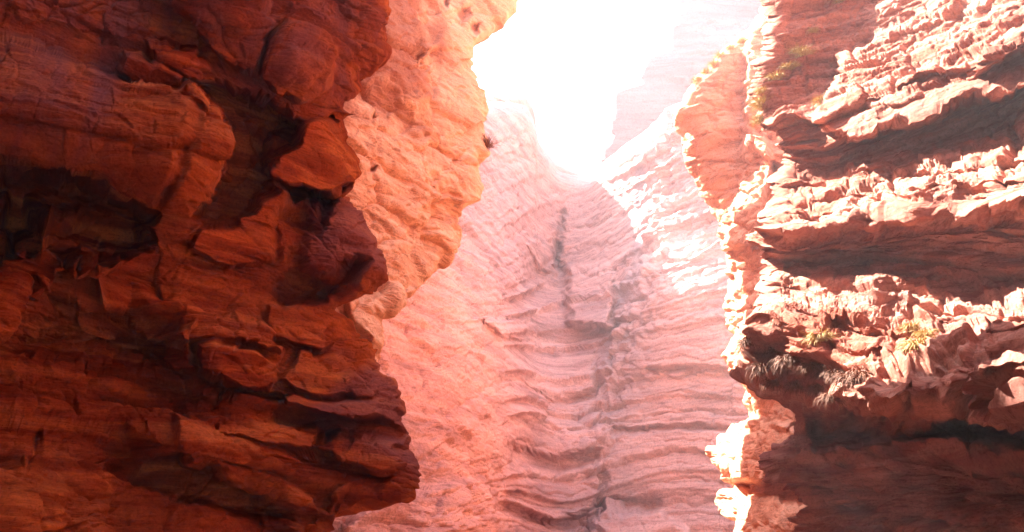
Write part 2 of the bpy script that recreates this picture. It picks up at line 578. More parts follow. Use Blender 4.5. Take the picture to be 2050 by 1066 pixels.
# overhanging block with a rounded nose
left.block([(-600, 60), (0, 95), (110, 120), (190, 150), (245, 178), (290, 183), (350, 208), (366, 184), (384, 190), (412, 226), (430, 275), (433, 310),
            (421, 350), (392, 386), (372, 418), (340, 408), (300, 392), (240, 365), (190, 340), (100, 322), (0, 303), (-600, 280)],
           1.25, 10, (0.16, 0.16), 'overhanging_block', bulge=0.5, smooth=0.55)
left.groove([(378, 232), (366, 280), (352, 330), (330, 372), (318, 398)], 0.13, 8)
left.groove([(240, 215), (300, 205), (360, 222), (398, 250), (440, 262)], 0.07, 6)
left.block([(236, 152), (256, 119), (276, 126), (352, 170), (362, 200), (292, 184)], 0.55, 9, (0.0, -0.35), 'rock_slab', smooth=0.5)
left.block([(298, 104), (330, 90), (388, 100), (408, 130), (396, 165), (360, 174), (318, 150)], 0.30, 14, (0, 0), 'rock_bulge', bulge=0.15, smooth=0.6)
left.block([(345, -60), (500, -60), (522, 60), (512, 102), (482, 126), (440, 96), (398, 52), (352, 30)], 0.38, 12, (0.1, -0.25), 'rock_bulge', bulge=0.1)
left.block([(520, 80), (560, 60), (640, 105), (625, 160), (590, 182), (555, 170), (528, 130)], 0.35, 12, (0, 0.1), 'rock_slab', bulge=0.15)
# hollow to the right of and under the block
left.block([(376, 172), (440, 158), (540, 188), (630, 236), (606, 290), (560, 330), (540, 400), (470, 455), (400, 455), (380, 420), (428, 345), (436, 285), (412, 226)], -0.9, 26, (0, 0))
left.block([(-600, 330), (0, 325), (110, 340), (240, 385), (310, 415), (300, 470), (235, 500), (150, 440), (60, 430), (0, 480), (-600, 480)], -0.7, 34)
# the shelf and the black slot under it
left.block([(552, 285), (590, 268), (620, 260), (650, 262), (690, 310), (710, 355), (705, 388), (640, 372), (575, 350), (545, 330)], 0.42, 12, (0.0, 0.28), 'rock_shelf', smooth=0.7)
left.block([(566, 358), (640, 376), (682, 388), (660, 425), (640, 470), (560, 470)], -0.62, 16, (0, 0.8))
left.block([(455, 322), (566, 362), (568, 400), (556, 440), (540, 470), (470, 452), (430, 410), (440, 360)], 0.05, 10, (0.1, 0.0), 'rock_panel', smooth=0.6)
left.block([(400, 455), (470, 458), (540, 474), (542, 500), (525, 530), (440, 530), (380, 500)], 0.16, 10, (0, 0.1), 'rock_panel', smooth=0.6)
left.groove([(380, 452), (440, 452), (500, 470), (545, 474)], 0.10, 6)
left.groove([(571, 350), (568, 400), (548, 450), (536, 520)], 0.16, 7)
# belly of the nose and its torn underside
left.block([(640, 420), (715, 420), (790, 520), (782, 560), (700, 585), (640, 570), (600, 540), (610, 470)], 0.30, 40, (0.1, 0.1), 'rock_belly', bulge=0.35, smooth=0.7)
left.block([(590, 540), (660, 545), (700, 520), (735, 520), (700, 570), (650, 600), (560, 612), (545, 580)], -0.38, 26, (0, -0.3))
left.groove([(640, 600), (680, 560), (720, 515)], 0.16, 7)
left.groove([(600, 605), (640, 565), (670, 545)], 0.14, 6)
# hanging fins lower left
for pl, a in (([(70, 440), (100, 430), (120, 470), (110, 520), (80, 575), (55, 570), (60, 500)], 0.55), ([(150, 480), (185, 475), (195, 520), (180, 560), (140, 545)], 0.45),
              ([(-40, 560), (20, 545), (52, 560), (35, 620), (10, 668), (-40, 672)], 0.7), ([(205, 500), (250, 505), (235, 560), (205, 580), (190, 545)], 0.35),
              ([(-60, 400), (10, 390), (20, 440), (-5, 490), (-60, 500)], 0.5)):
    left.block(pl, a, 12, (0.1, 0.15), 'rock_fin', bulge=0.15)
left.block([(90, 590), (260, 600), (350, 640), (360, 700), (300, 720), (120, 720), (40, 700)], -0.40, 60)
left.block([(-600, 640), (60, 660), (260, 640), (380, 680), (400, 760), (330, 840), (260, 900), (80, 880), (-600, 860)], -0.55, 120)
left.block([(240, 900), (420, 960), (560, 1000), (600, 1300), (200, 1300), (180, 1000)], -0.6, 80)
# slabs in courses
left.block([(200, 575), (330, 610), (440, 640), (535, 665), (545, 712), (430, 690), (300, 655), (205, 610)], 0.22, 10, (0, 0.25), 'rock_slab')
left.block([(345, 680), (395, 655), (400, 735), (360, 745), (342, 725)], 0.40, 10, (0, 0.1), 'rock_slab')
left.block([(411, 690), (440, 694), (500, 712), (546, 735), (552, 760), (535, 772), (505, 770), (460, 752), (415, 735)], 0.48, 8, (0.05, -0.20), 'rock_slab', smooth=0.6)
left.block([(400, 740), (460, 758), (540, 780), (580, 790), (560, 800), (470, 792), (400, 770)], -0.35, 12)
left.block([(535, 612), (600, 622), (645, 640), (652, 690), (640, 705), (580, 690), (537, 680)], 0.24, 9, (0.1, 0.1), 'rock_block', smooth=0.7)
left.block([(600, 705), (668, 720), (672, 752), (684, 765), (682, 790), (640, 792), (590, 780), (560, 760), (585, 735)], 0.34, 8, (0.1, 0.15), 'rock_block', smooth=0.6)
left.block([(680, 760), (700, 770), (730, 790), (735, 802), (700, 800), (684, 792)], 0.2, 8, (0, 0), 'rock_block')
left.block([(560, 780), (640, 800), (745, 806), (750, 828), (700, 834), (640, 824), (575, 806)], 0.42, 8, (0.0, 0.5), 'rock_slab', smooth=0.7)
left.block([(560, 822), (650, 832), (750, 838), (800, 870), (790, 890), (650, 868), (540, 845)], -0.30, 22, (0, 0.3))
left.block([(440, 835), (560, 842), (652, 846), (640, 880), (622, 905), (560, 892), (500, 880), (440, 870)], 0.24, 9, (0.1, 0.1), 'rock_slab', smooth=0.6)
left.block([(660, 860), (790, 885), (800, 925), (780, 945), (700, 925), (640, 905)], 0.22, 12, (0.1, 0.1), 'rock_slab', smooth=0.7)
left.block([(585, 905), (690, 925), (768, 948), (745, 1000), (700, 1012), (600, 980), (575, 940)], -0.25, 14, (0.1, 0.2), 'rock_panel', smooth=0.6)
left.block([(360, 850), (440, 880), (500, 905), (470, 970), (430, 960), (380, 930)], 0.30, 16, (0, 0.1), 'rock_slab', bulge=0.1)
left.block([(300, 930), (420, 975), (540, 1010), (700, 1035), (690, 1060), (500, 1040), (280, 980)], -0.32, 22, (0, 0.2))
left.block([(-100, 960), (60, 950), (110, 1000), (90, 1080), (-100, 1100)], 0.4, 40, (0, 0), 'rock_bulge', bulge=0.2)
_n = fbm(left.base.reshape(-1, 3) * np.array([2.5, 2.5, 0.35]), 4).reshape(left.u.shape)
_m = fbm(left.base.reshape(-1, 3) * 1.5, 4).reshape(left.u.shape)
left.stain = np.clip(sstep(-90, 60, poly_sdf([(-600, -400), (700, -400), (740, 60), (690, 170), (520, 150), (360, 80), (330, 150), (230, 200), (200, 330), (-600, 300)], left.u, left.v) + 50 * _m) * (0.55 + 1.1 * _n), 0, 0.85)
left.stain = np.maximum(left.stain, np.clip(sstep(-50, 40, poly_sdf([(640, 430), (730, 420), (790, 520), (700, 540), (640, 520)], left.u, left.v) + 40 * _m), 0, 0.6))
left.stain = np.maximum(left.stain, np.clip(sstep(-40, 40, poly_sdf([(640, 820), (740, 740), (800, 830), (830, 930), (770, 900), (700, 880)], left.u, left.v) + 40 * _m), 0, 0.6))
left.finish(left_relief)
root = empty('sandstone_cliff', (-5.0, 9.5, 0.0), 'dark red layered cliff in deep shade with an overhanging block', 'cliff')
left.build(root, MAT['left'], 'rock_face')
print('left', left.P.shape, round(time.time() - T0, 1))

# ------------------------------------------------------------------ 2. the glowing buttress behind it
def lit_relief(sh, P, u, v):
    q = (v - 0.32 * (u - 800)) * 0.010
    s = u * 0.010
    h1, _, _ = layering(q, s, P, 21, 0.5, 1.6, 1.2, 4.0, 0.05, 0.10, 0.05, 0.04, 0.35)
    h = h1 * sstep(0.0, 0.5, fbm(P * 0.3 + 8, 3) + 0.25)
    h += rough(P, 0.15, 0.5, 0.05, 2.4, 15)
    wp = P + 0.2 * np.stack([fbm(P * 1.2 + k, 2) for k in (1, 2, 3)], -1)
    h += 0.12 * facets(wp * np.array([0.6, 0.6, 1.0]), 1.1, 0.05) + 0.05 * facets(wp * np.array([2.0, 2.0, 3.6]) + 6, 0.9, 0.06)
    pit = sstep(0.30, 0.62, fbm(P * np.array([2.6, 1.4, 1.6]) + 4, 4))
    h -= 0.10 * pit
    h += 0.012 * fbm(P * 14, 3)
    return h
LIT_EDGE = [(1200, -420), (1130, -200), (1050, -10), (1000, 42), (975, 70), (948, 96), (950, 140), (962, 180), (966, 230), (968, 280), (972, 300), (958, 330), (960, 370), (958, 398),
            (920, 405), (918, 450), (915, 490), (880, 535), (850, 550), (820, 580), (790, 600), (752, 622), (752, 680), (747, 735), (720, 800), (700, 900), (700, 1100)]
LIT_Y = [(500, -100, 14.5), (500, 300, 14.2), (500, 620, 14.4), (700, -100, 17.5), (690, 200, 16.6), (700, 400, 16.0), (700, 600, 15.6), (820, -100, 19.5), (820, 200, 18.6), (820, 400, 17.9),
         (800, 560, 17.2), (960, 60, 21.5), (960, 250, 20.8), (950, 390, 20.0), (900, 480, 19.2), (1050, -30, 22.5), (1250, -400, 25.0), (720, 760, 16.0), (500, 1000, 15.0)]
lit = Sheet('L', LIT_EDGE, 470, (-165, 900), LIT_Y, 1.8, wrap=8.0, round_px=26, round_m=0.9, into=0.45, edge_jit=7, seed=2)
lit.block([(690, -40), (860, -40), (830, 40), (850, 120), (852, 200), (820, 240), (780, 200), (735, 165), (760, 100)], 0.35, 40, (0, 0), 'rock_bulge', smooth=1.2)
lit.block([(855, 100), (948, 96), (968, 280), (958, 400), (880, 392), (850, 330), (852, 220)], -0.12, 10, (0.1, 0), 'rock_panel')
lit.block([(860, 402), (920, 405), (915, 490), (850, 550), (805, 570), (800, 480), (830, 420)], -0.2, 8, (0.1, 0.1), 'rock_panel')
lit.block([(680, 610), (750, 590), (800, 575), (845, 550), (800, 600), (750, 625), (752, 735), (735, 740), (722, 680)], 0.5, 14, (0.1, 0.4), 'rock_rib')
for x, y, r in ((750, 118, 14), (835, 115, 13), (930, 30, 13), (945, 55, 10), (890, 8, 11), (738, 240, 7), (738, 345, 6), (850, 140, 8)):
    lit.block([(x - r * .3, y - r), (x + r * .7, y - r * .9), (x + r * .4, y + r * .3), (x - r * .3, y + r), (x - r * .8, y + r * .5)], -0.35, 9)
lit.groove([(850, 375), (880, 390), (930, 400), (958, 402)], 0.15, 4)
lit.groove([(800, 450), (830, 460), (870, 465)], 0.12, 4)
lit.groove([(830, 270), (870, 300), (930, 330)], 0.10, 4)
_m = fbm(lit.base.reshape(-1, 3) * 0.9, 5).reshape(lit.u.shape)
lit.stain = np.clip(sstep(-70, 50, poly_sdf([(600, -200), (880, -200), (850, 60), (830, 190), (790, 235), (735, 190), (650, 230)], lit.u, lit.v) + 110 * _m), 0, 0.75)  # shadow painted into the upper left, blending towards the dark cliff
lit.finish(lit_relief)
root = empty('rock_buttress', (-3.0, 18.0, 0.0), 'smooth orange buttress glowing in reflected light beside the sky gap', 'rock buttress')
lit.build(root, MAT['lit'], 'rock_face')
print('lit', lit.P.shape, round(time.time() - T0, 1))

# ------------------------------------------------------------------ 3. the head of the canyon with its chute
BACK_Q = TPS([(700, 560, 560), (700, 1066, 1066), (850, 700, 640), (1000, 900, 800), (1000, 560, 480), (850, 1000, 920),
              (1020, 700, 690), (1100, 716, 690), (1200, 705, 690), (1020, 770, 770), (1110, 800, 770), (1190, 790, 770), (1020, 880, 870), (1110, 918, 870), (1190, 908, 870),
              (1010, 1000, 985), (1100, 1040, 985), (1190, 1030, 985), (1140, 540, 540), (1220, 540, 540), (1300, 560, 590), (1450, 490, 590), (1450, 740, 745), (1320, 740, 745),
              (1450, 860, 860), (1320, 860, 860), (1450, 1000, 1000), (1320, 1000, 1000), (1200, 370, 400), (1400, 260, 400), (1600, 200, 420), (1600, 740, 745), (1050, 400, 380), (900, 300, 250)], 0.001)
def back_relief(sh, P, u, v):
    u = np.asarray(u); v = np.asarray(v)
    q = BACK_Q(u, v) * 0.021
    s = u * 0.022
    right = sstep(1180, 1330, u)
    chute = sstep(990, 1040, u) * (1 - sstep(1230, 1290, u))
    leftw = 1 - sstep(960, 1040, u)
    h1, _, _ = layering(q, s, P, 31, 0.6, 2.0, 4.0, 16.0, 0.12, 0.12, 0.14, 0.06, 0.35)
    h2, _, _ = layering(q, s, P, 32, 0.15, 0.55, 2.0, 9.0, 0.06, 0.05, 0.07, 0.035, 0.25)
    h = (h1 + h2) * (0.55 + 0.65 * right + 0.55 * chute)
    h += rough(P, 0.20, 0.25, 0.05, 1.3, 25) * (0.35 + 0.6 * leftw)
    wp = P + 0.3 * np.stack([fbm(P * 0.8 + k, 2) for k in (1, 2, 3)], -1)
    h += 0.13 * facets(wp * np.array([0.5, 0.5, 1.1]), 1.0, 0.04) * (0.3 + 0.7 * leftw) + 0.05 * facets(wp * np.array([1.6, 1.6, 3.4]) + 3, 0.8, 0.05) * (0.3 + 0.7 * leftw)
    rs = np.random.RandomState(77)
    bb = np.cumsum(rs.uniform(0.5, 2.0, 200)) - 20
    qw = q + 0.10 * fbm(P * 0.5 + 60, 3)
    ii = np.clip(np.searchsorted(bb, qw), 1, 199)
    ff = (qw - bb[ii - 1]) / (bb[ii] - bb[ii - 1])
    h += chute * sstep(520, 620, v) * (0.15 + 0.55 * rs.rand(200)[ii]) * (ff ** 1.3 - 0.5) * 1.1 * (0.85 + 0.7 * fbm(P * 0.22 + 15, 3))
    h += right * (0.12 + 0.5 * rs.rand(200)[ii]) * (ff ** 1.5 - 0.4) * (0.55 + 0.6 * fbm(P * 0.15 + 5, 2))
    # broken, diagonal bench on the right of the chute
    cx = np.interp(v, [450, 540, 700, 800, 900, 1066], [1340, 1300, 1255, 1220, 1190, 1195])
    ben = np.exp(-((u - cx) / 42.0) ** 2)
    d1, d2, rr = worley(P * 1.1)
    h += ben * (0.6 * (rr - 0.5) + 0.5 * np.minimum(d2 - d1, 0.4) + 0.35 * fbm(P * 1.1 + 3, 4, ridged=True))
    h += 0.02 * fbm(P * 5, 3)
    return h
BACK_EDGE = [(300, 300), (700, 320), (850, 270), (930, 208), (1000, 205), (1052, 214), (1070, 245), (1074, 275), (1092, 308), (1116, 340), (1180, 357), (1215, 318), (1290, 262), (1380, 205), (1450, 130), (1530, 30), (1700, -150), (2100, -350)]
BACK_Y = [(300, 200, 24), (300, 1100, 20), (650, 600, 24), (650, 1066, 20), (800, 350, 34), (800, 700, 27), (800, 1066, 22.5), (950, 330, 42), (1000, 230, 45), (950, 550, 37), (950, 800, 31), (960, 1066, 27),
          (1020, 400, 47), (1025, 560, 43.5), (1020, 720, 38), (1015, 880, 35), (1005, 1066, 33), (1060, 560, 50), (1060, 720, 44), (1060, 900, 40), (1060, 1066, 38),
          (1130, 400, 55), (1130, 530, 53.5), (1130, 620, 49), (1130, 760, 45.5), (1130, 900, 42.5), (1130, 1066, 41), (1190, 400, 54), (1200, 560, 49.5), (1210, 700, 45.5), (1200, 900, 43), (1200, 1066, 42),
          (1180, 345, 54), (1290, 300, 44.6), (1290, 560, 43.5), (1290, 740, 43), (1290, 900, 42.5), (1290, 1066, 42), (1380, 260, 41.9), (1400, 480, 41.4), (1400, 740, 40.8), (1400, 1066, 40),
          (1550, 100, 39.4), (1550, 500, 39), (1550, 1066, 38), (1900, -200, 38), (1900, 500, 33), (1900, 1066, 32)]
back = Sheet('T', BACK_EDGE, (330, 1880), (0, 1300), BACK_Y, 2.3, wrap=16.0, round_px=30, round_m=3.0, into=0.25, edge_jit=8, seed=3)
back.groove([(1126, 425), (1119, 470), (1113, 510), (1117, 545)], 0.8, 7)
back.groove([(1113, 500), (1118, 545), (1122, 600)], 1.0, 12)
back.block([(1052, 490), (1075, 478), (1100, 495), (1110, 530), (1100, 548), (1075, 540)], 0.7, 12, (0, 0), 'rock_knob', bulge=0.6)
back.block([(1138, 541), (1222, 538), (1232, 600), (1225, 660), (1140, 650)], 1.6, 20, (0, 0.4), 'rock_step')
back.block([(1030, 890), (1070, 905), (1120, 920), (1190, 905), (1190, 930), (1120, 945), (1060, 935), (1028, 915)], -0.4, 16)
back.block([(1028, 770), (1100, 812), (1180, 800), (1200, 900), (1110, 918), (1022, 885)], 0.7, 20, (0, 0.5), 'chute_step')
back.block([(1040, 680), (1110, 712), (1190, 700), (1190, 780), (1110, 800), (1035, 760)], 0.8, 22, (0, 0.5), 'chute_step')
back.block([(1010, 930), (1110, 950), (1190, 935), (1190, 1020), (1110, 1045), (1005, 1000)], 0.9, 22, (0, 0.5), 'chute_step')
back.block([(1180, 1040), (1230, 1022), (1320, 1022), (1380, 1060), (1380, 1200), (1180, 1200)], 1.5, 12, (0, 0.2), 'rock_bulge', bulge=0.6)
back.groove([(1190, 1020), (1240, 1002), (1310, 1000)], 0.8, 8)
back.groove([(1300, 742), (1380, 740), (1480, 746)], 0.55, 5)
back.groove([(1225, 870), (1300, 858), (1400, 857), (1480, 862)], 0.55, 5)
back.block([(960, 640), (1048, 640), (1054, 660), (1040, 680), (990, 672)], 1.2, 10, (0, 0.4), 'rock_knob')
back.block([(690, 1060), (760, 1020), (840, 985), (960, 960), (1000, 1040), (1010, 1200), (690, 1200)], 1.5, 20, (0, 0.5), 'rock_spur')
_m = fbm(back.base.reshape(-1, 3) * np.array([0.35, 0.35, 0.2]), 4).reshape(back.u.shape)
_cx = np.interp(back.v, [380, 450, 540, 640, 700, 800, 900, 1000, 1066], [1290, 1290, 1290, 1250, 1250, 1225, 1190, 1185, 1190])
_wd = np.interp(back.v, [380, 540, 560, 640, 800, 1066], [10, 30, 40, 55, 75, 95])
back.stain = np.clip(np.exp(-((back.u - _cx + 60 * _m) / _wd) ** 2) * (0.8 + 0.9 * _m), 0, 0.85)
back.finish(back_relief)
root = empty('canyon_headwall', (3.0, 40.0, 0.0), 'hazy pink wall closing the canyon, with a curved chute worn down its middle', 'rock wall')
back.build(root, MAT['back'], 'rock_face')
print('back', back.P.shape, round(time.time() - T0, 1))

# ------------------------------------------------------------------ 4. far towers above the gap
def far_relief(sh, P, u, v):
    h1, _, _ = layering(P[:, 2], P[:, 0], P, 41, 1.0, 3.5, 3, 10, 0.2, 0.3, 0.3, 0.12, 0.8)
    return h1 + rough(P, 0.4, 0.12, 0.1, 0.6, 33)
far_l = Sheet('T', [(500, 300), (800, 260), (900, 190), (970, 182), (1055, 196), (1073, 225), (1076, 250), (1066, 268), (1086, 296), (1112, 332), (1185, 365), (1260, 420)], (520, 1250), (0, 620),
              [(500, 100, 44), (500, 600, 42), (900, 200, 50), (900, 600, 50), (1060, 200, 54), (1100, 300, 62), (1100, 600, 60), (1250, 500, 72)], 3.2, wrap=20, round_px=10, round_m=2, edge_jit=7, seed=4)
far_l.finish(far_relief)
root = empty('rock_tower', (-6.0, 70.0, 0.0), 'pale far tower washed out by haze, on the buttress side of the sky gap', 'rock tower', 'far towers at the sky gap')
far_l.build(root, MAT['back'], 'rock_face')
far_r = Sheet('R', [(1352, -260), (1352, 0), (1350, 105), (1300, 128), (1282, 172), (1228, 186), (1226, 270), (1214, 310), (1180, 370), (1150, 480)], 1800, (-260, 520),
              [(1150, 480, 60), (1200, 250, 60), (1400, 0, 58), (1400, 300, 60.5), (1800, 0, 60), (1800, 500, 62)], 3.2, wrap=20, round_px=10, round_m=2, edge_jit=5, seed=5)
far_r.finish(far_relief)
root = empty('rock_tower', (14.0, 75.0, 0.0), 'tall stepped far tower washed out by haze, above the rubbly cliff side of the gap', 'rock tower', 'far towers at the sky gap')
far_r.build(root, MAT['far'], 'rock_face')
print('far', round(time.time() - T0, 1))

# ------------------------------------------------------------------ 5. sunlit fin and pillar behind the right cliff
def fin_relief(sh, P, u, v):
    q = (v + 0.06 * (u - 1450)) * 0.0095
    h1, _, _ = layering(q, u * 0.0095, P, 51, 0.25, 0.8, 0.6, 2.4, 0.06, 0.10, 0.07, 0.03, 0.25)
    h = h1 + rough(P, 0.12, 0.9, 0.04, 4.0, 44)
    low = sstep(420, 600, v)
    wp = P + 0.08 * np.stack([fbm(P * 4 + k, 2) for k in (1, 2, 3)], -1)
    h += 0.13 * facets(wp * np.array([1.1, 1.1, 1.7]), 0.9, 0.06)
    h += 0.05 * facets(wp * np.array([3.0, 3.0, 4.4]) + 4) * (0.5 + 0.5 * low)
    pit = sstep(0.28, 0.55, fbm(P * np.array([2.2, 2.2, 3.0]) + 14, 4))
    h -= 0.10 * pit * (1 - low)
    return h
FIN_EDGE = [(1640, -400), (1580, -120), (1540, -10), (1505, 50), (1450, 105), (1400, 160), (1368, 195), (1352, 226), (1368, 260), (1376, 330), (1408, 385), (1425, 430), (1452, 470), (1462, 520),
            (1472, 560), (1452, 600), (1448, 640), (1470, 675), (1450, 710), (1465, 745), (1490, 770), (1494, 810), (1498, 838), (1462, 852), (1440, 880), (1426, 905), (1436, 935), (1458, 962), (1470, 975),
            (1445, 985), (1430, 1005), (1436, 1035), (1470, 1050), (1480, 1080), (1470, 1300)]
FIN_Y = [(1350, 225, 23.2), (1420, 150, 22.6), (1500, 50, 22.6), (1500, 225, 22.6), (1420, 330, 23.2), (1440, 450, 23.6), (1540, 300, 22.4), (1540, 500, 21.2), (1460, 640, 24.6), (1540, 700, 20.6), (1440, 900, 25.0),
         (1560, 860, 20.1), (1440, 1020, 24.6), (1580, 1030, 19.0), (1700, 0, 22), (1700, 500, 20.3), (1700, 1066, 18.5), (1640, -400, 23), (1480, 1250, 19.7)]
fin = Sheet('R', FIN_EDGE, 1720, (-400, 1300), FIN_Y, 1.7, wrap=7.0, round_px=26, round_m=0.9, into=0.4, edge_jit=6, seed=6)
fin.block([(1500, 60), (1560, 0), (1720, -60), (1720, 330), (1560, 330), (1500, 290), (1494, 200)], 0.8, 14, (0.2, 0), 'rock_rib')
fin.block([(1492, 258), (1530, 268), (1548, 320), (1530, 420), (1500, 500), (1470, 480), (1466, 420), (1490, 330)], 0.7, 14, (1.3, 0.1), 'rock_pillar')
fin.block([(1450, 575), (1500, 540), (1560, 560), (1560, 660), (1500, 655), (1455, 640)], 0.5, 22, (0.55, 0.7), 'rock_bulge', bulge=0.35, smooth=0.6)
fin.block([(1455, 690), (1490, 660), (1560, 670), (1560, 760), (1490, 752), (1455, 720)], 0.45, 22, (0.55, 0.7), 'rock_bulge', bulge=0.3, smooth=0.6)
fin.block([(1500, 760), (1600, 800), (1600, 846), (1560, 850), (1500, 838)], -0.25, 14)
fin.block([(1545, 815), (1580, 812), (1595, 840), (1570, 862), (1540, 850)], 0.7, 12, (0.55, 0.7), 'rock_bulge', bulge=0.25, smooth=0.6)
fin.block([(1440, 875), (1465, 850), (1520, 838), (1560, 850), (1640, 870), (1640, 960), (1540, 965), (1470, 962), (1430, 930)], 0.9, 18, (0.55, 0.7), 'rock_bulge', bulge=0.4, smooth=0.55)
fin.block([(1470, 962), (1540, 968), (1640, 965), (1640, 995), (1560, 1000), (1500, 985)], -0.5, 12)
fin.block([(1432, 1000), (1450, 972), (1490, 985), (1560, 1005), (1640, 1015), (1640, 1200), (1480, 1200), (1440, 1040)], 0.9, 14, (0.55, 0.7), 'rock_ledge', bulge=0.3, smooth=0.55)
fin.finish(fin_relief)
root = empty('rock_fin', (5.0, 17.5, 0.0), 'orange overhanging fin with knobbly sunlit bulges below, behind the rubbly cliff', 'rock fin')
fin.build(root, MAT['fin'], 'rock_face')
print('fin', fin.P.shape, round(time.time() - T0, 1))

# ------------------------------------------------------------------ 6. the near rubbly cliff with sunlit ledges (right of the photo)
RQ = TPS([(1530, 120, 60), (1800, 60, 60), (2050, -60, 60), (1530, -200, -200), (2050, -400, -200), (1560, 305, 250), (1800, 250, 250), (2050, 165, 250), (1545, 335, 310), (1800, 310, 310), (2050, 240, 310),
          (1535, 475, 435), (1800, 435, 435), (2050, 400, 435), (1530, 520, 540), (1800, 540, 540), (2050, 565, 540), (1495, 645, 725), (1800, 725, 725), (2050, 700, 725),
          (1545, 900, 885), (1800, 885, 885), (2050, 915, 885), (1580, 1040, 1010), (1800, 1060, 1010), (2050, 1100, 1010), (2400, 600, 560), (2400, 100, 350), (2400, 1000, 900)], 0.002)
R_PROF = [(-300, -0.6), (60, 0.0), (150, 0.10), (180, 0.22), (186, 0.14), (240, 0.26), (252, 0.02), (275, 0.08), (280, 0.0), (300, 0.0), (308, 0.02), (338, 0.26), (343, 0.23), (375, 0.48), (381, 0.44), (405, 0.64), (410, 0.61), (436, 0.82), (446, 0.52), (470, 0.42), (476, 0.48), (500, 0.34), (512, 0.38),
          (535, 0.22), (560, 0.36), (565, 0.33), (600, 0.62), (606, 0.58), (645, 0.92), (652, 0.87), (690, 1.18), (695, 1.14), (728, 1.40), (764, 1.46), (800, 1.0), (830, 0.40), (870, -0.10), (884, -0.05), (894, 0.25),
          (960, 0.10), (1100, -0.30), (1400, -0.7)]
def right_relief(sh, P, u, v):
    q = RQ(u, v) * 0.0062; s = u * 0.0062
    h1, _, _ = layering(q, s, P, 61, 0.14, 0.50, 0.9, 3.4, 0.06, 0.09, 0.05, 0.025, 0.14)
    h2, _, _ = layering(q, s, P, 62, 0.045, 0.13, 0.22, 1.3, 0.045, 0.065, 0.02, 0.012, 0.09)
    h3, _, _ = layering(q, s, P, 63, 0.022, 0.055, 0.08, 0.45, 0.012, 0.028, 0.008, 0.007, 0.06)
    peb = sstep(-0.35, 0.15, fbm(P * 0.8 + 2, 3))
    h = h1 + (h2 + h3) * (0.45 + 0.55 * peb) + rough(P, 0.06, 1.1, 0.025, 4.5, 55)
    wp_ = P + 0.12 * np.stack([fbm(P * 2 + k, 2) for k in (1, 2, 3)], -1)
    sq = np.stack([s, q, 0.3 * P[:, 1]], -1) + 0.05 * np.stack([fbm(P * 4 + k, 3) for k in (1, 2, 3)], -1)
    h += 0.05 * facets(sq * np.array([1.3, 3.4, 0.7]), 0.9, 0.05)
    h += 0.022 * facets(sq * np.array([6.0, 13.0, 2.5]) + 11, 0.9, 0.09)
    h += sstep(5.45, 5.6, q) * (0.10 * facets(wp_ * np.array([1.1, 1.1, 2.4]), 1.0, 0.05) + 0.05 * facets(wp_ * np.array([3.2, 3.2, 6.0]) + 3, 0.9, 0.06))
    h += 0.012 * fbm(P * 20, 3, 0.6)
    return h
RIGHT_EDGE = [(1850, -850), (1700, -400), (1600, -150), (1535, -10), (1528, 60), (1520, 110), (1502, 165), (1510, 200), (1532, 235), (1548, 270), (1560, 305), (1548, 345), (1535, 400), (1520, 450), (1510, 485), (1528, 520), (1520, 570),
              (1515, 615), (1495, 645), (1500, 690), (1486, 730), (1485, 762), (1520, 785), (1560, 812), (1592, 838), (1580, 862), (1552, 885), (1540, 905), (1534, 930), (1548, 960), (1570, 990), (1590, 1030), (1592, 1080), (1600, 1300)]
RIGHT_Y = [(1530, -300, 12.6), (1520, 100, 12.6), (1650, 120, 12.5), (1640, 260, 12.4), (1660, -200, 12.7), (1550, 300, 12.9), (1520, 480, 12.9), (1500, 700, 12.7), (1560, 850, 12.8), (1550, 950, 12.5), (1590, 1200, 12.2),
           (1750, -300, 12.9), (1750, 100, 11.9), (1750, 400, 11.3), (1750, 700, 10.9), (1750, 1066, 10.5), (2050, -300, 10.6), (2050, 100, 9.6), (2050, 400, 9.0), (2050, 700, 8.6), (2050, 1066, 8.1),
           (1800, -800, 16.0), (2100, -800, 13.5), (2600, -800, 10.0), (2600, 0, 7.4), (2600, 500, 6.8), (2600, 1100, 6.3)]
right = Sheet('R', RIGHT_EDGE, 2640, (-820, 1300), RIGHT_Y, 1.6, wrap=6.0, round_px=30, round_m=0.7, into=0.5, edge_jit=6, seed=7)
_rb = right.base.reshape(-1, 3)
rq = RQ(right.wu, right.wv) + (42 * fbm(_rb * 0.45 + 7, 3) + 7 * fbm(_rb * 2.2 + 70, 3)).reshape(right.u.shape)
rq = rq - 38 * sstep(560, 690, rq) + 38 * sstep(770, 880, rq)
pk = np.array(R_PROF)
right.off += 2.0 * np.interp(rq, pk[:, 0], pk[:, 1]) * (1.0 + 0.55 * fbm(_rb * 0.7 + 90, 3)).reshape(right.u.shape)
bands = [(-1e9, 62, 'rock_ledge'), (62, 252, 'rock_ledge'), (252, 312, 'rock_ledge'), (312, 372, 'rock_ledge'), (372, 440, 'rock_ledge'), (440, 535, 'rock_ledge'), (535, 655, 'rock_ledge'),
         (655, 745, 'rock_ledge'), (745, 884, 'rock_hollow'), (884, 1e9, '')]
for a, b, nm in bands:
    if nm:
        right.parts.append(nm); right.part[(rq >= a) & (rq < b)] = len(right.parts) - 1
right.block([(1636, 246), (1662, 180), (1692, 118), (1755, 74), (1866, 14), (1920, -60), (2640, -300), (2640, -60), (2050, 165), (1900, 215), (1780, 255), (1700, 275)], 0.55, 14, (0.0, 0.40), 'rock_curtain')
right.block([(1958, 150), (1962, 60), (1975, 20), (2100, -20), (2100, 120), (2040, 110)], 0.4, 10, (0.0, 0.3), 'rock_block')
right.block([(1960, 828), (1972, 780), (1990, 750), (2060, 738), (2300, 720), (2300, 840), (2060, 832)], 2.3, 10, (0, 1.0), 'rock_block')
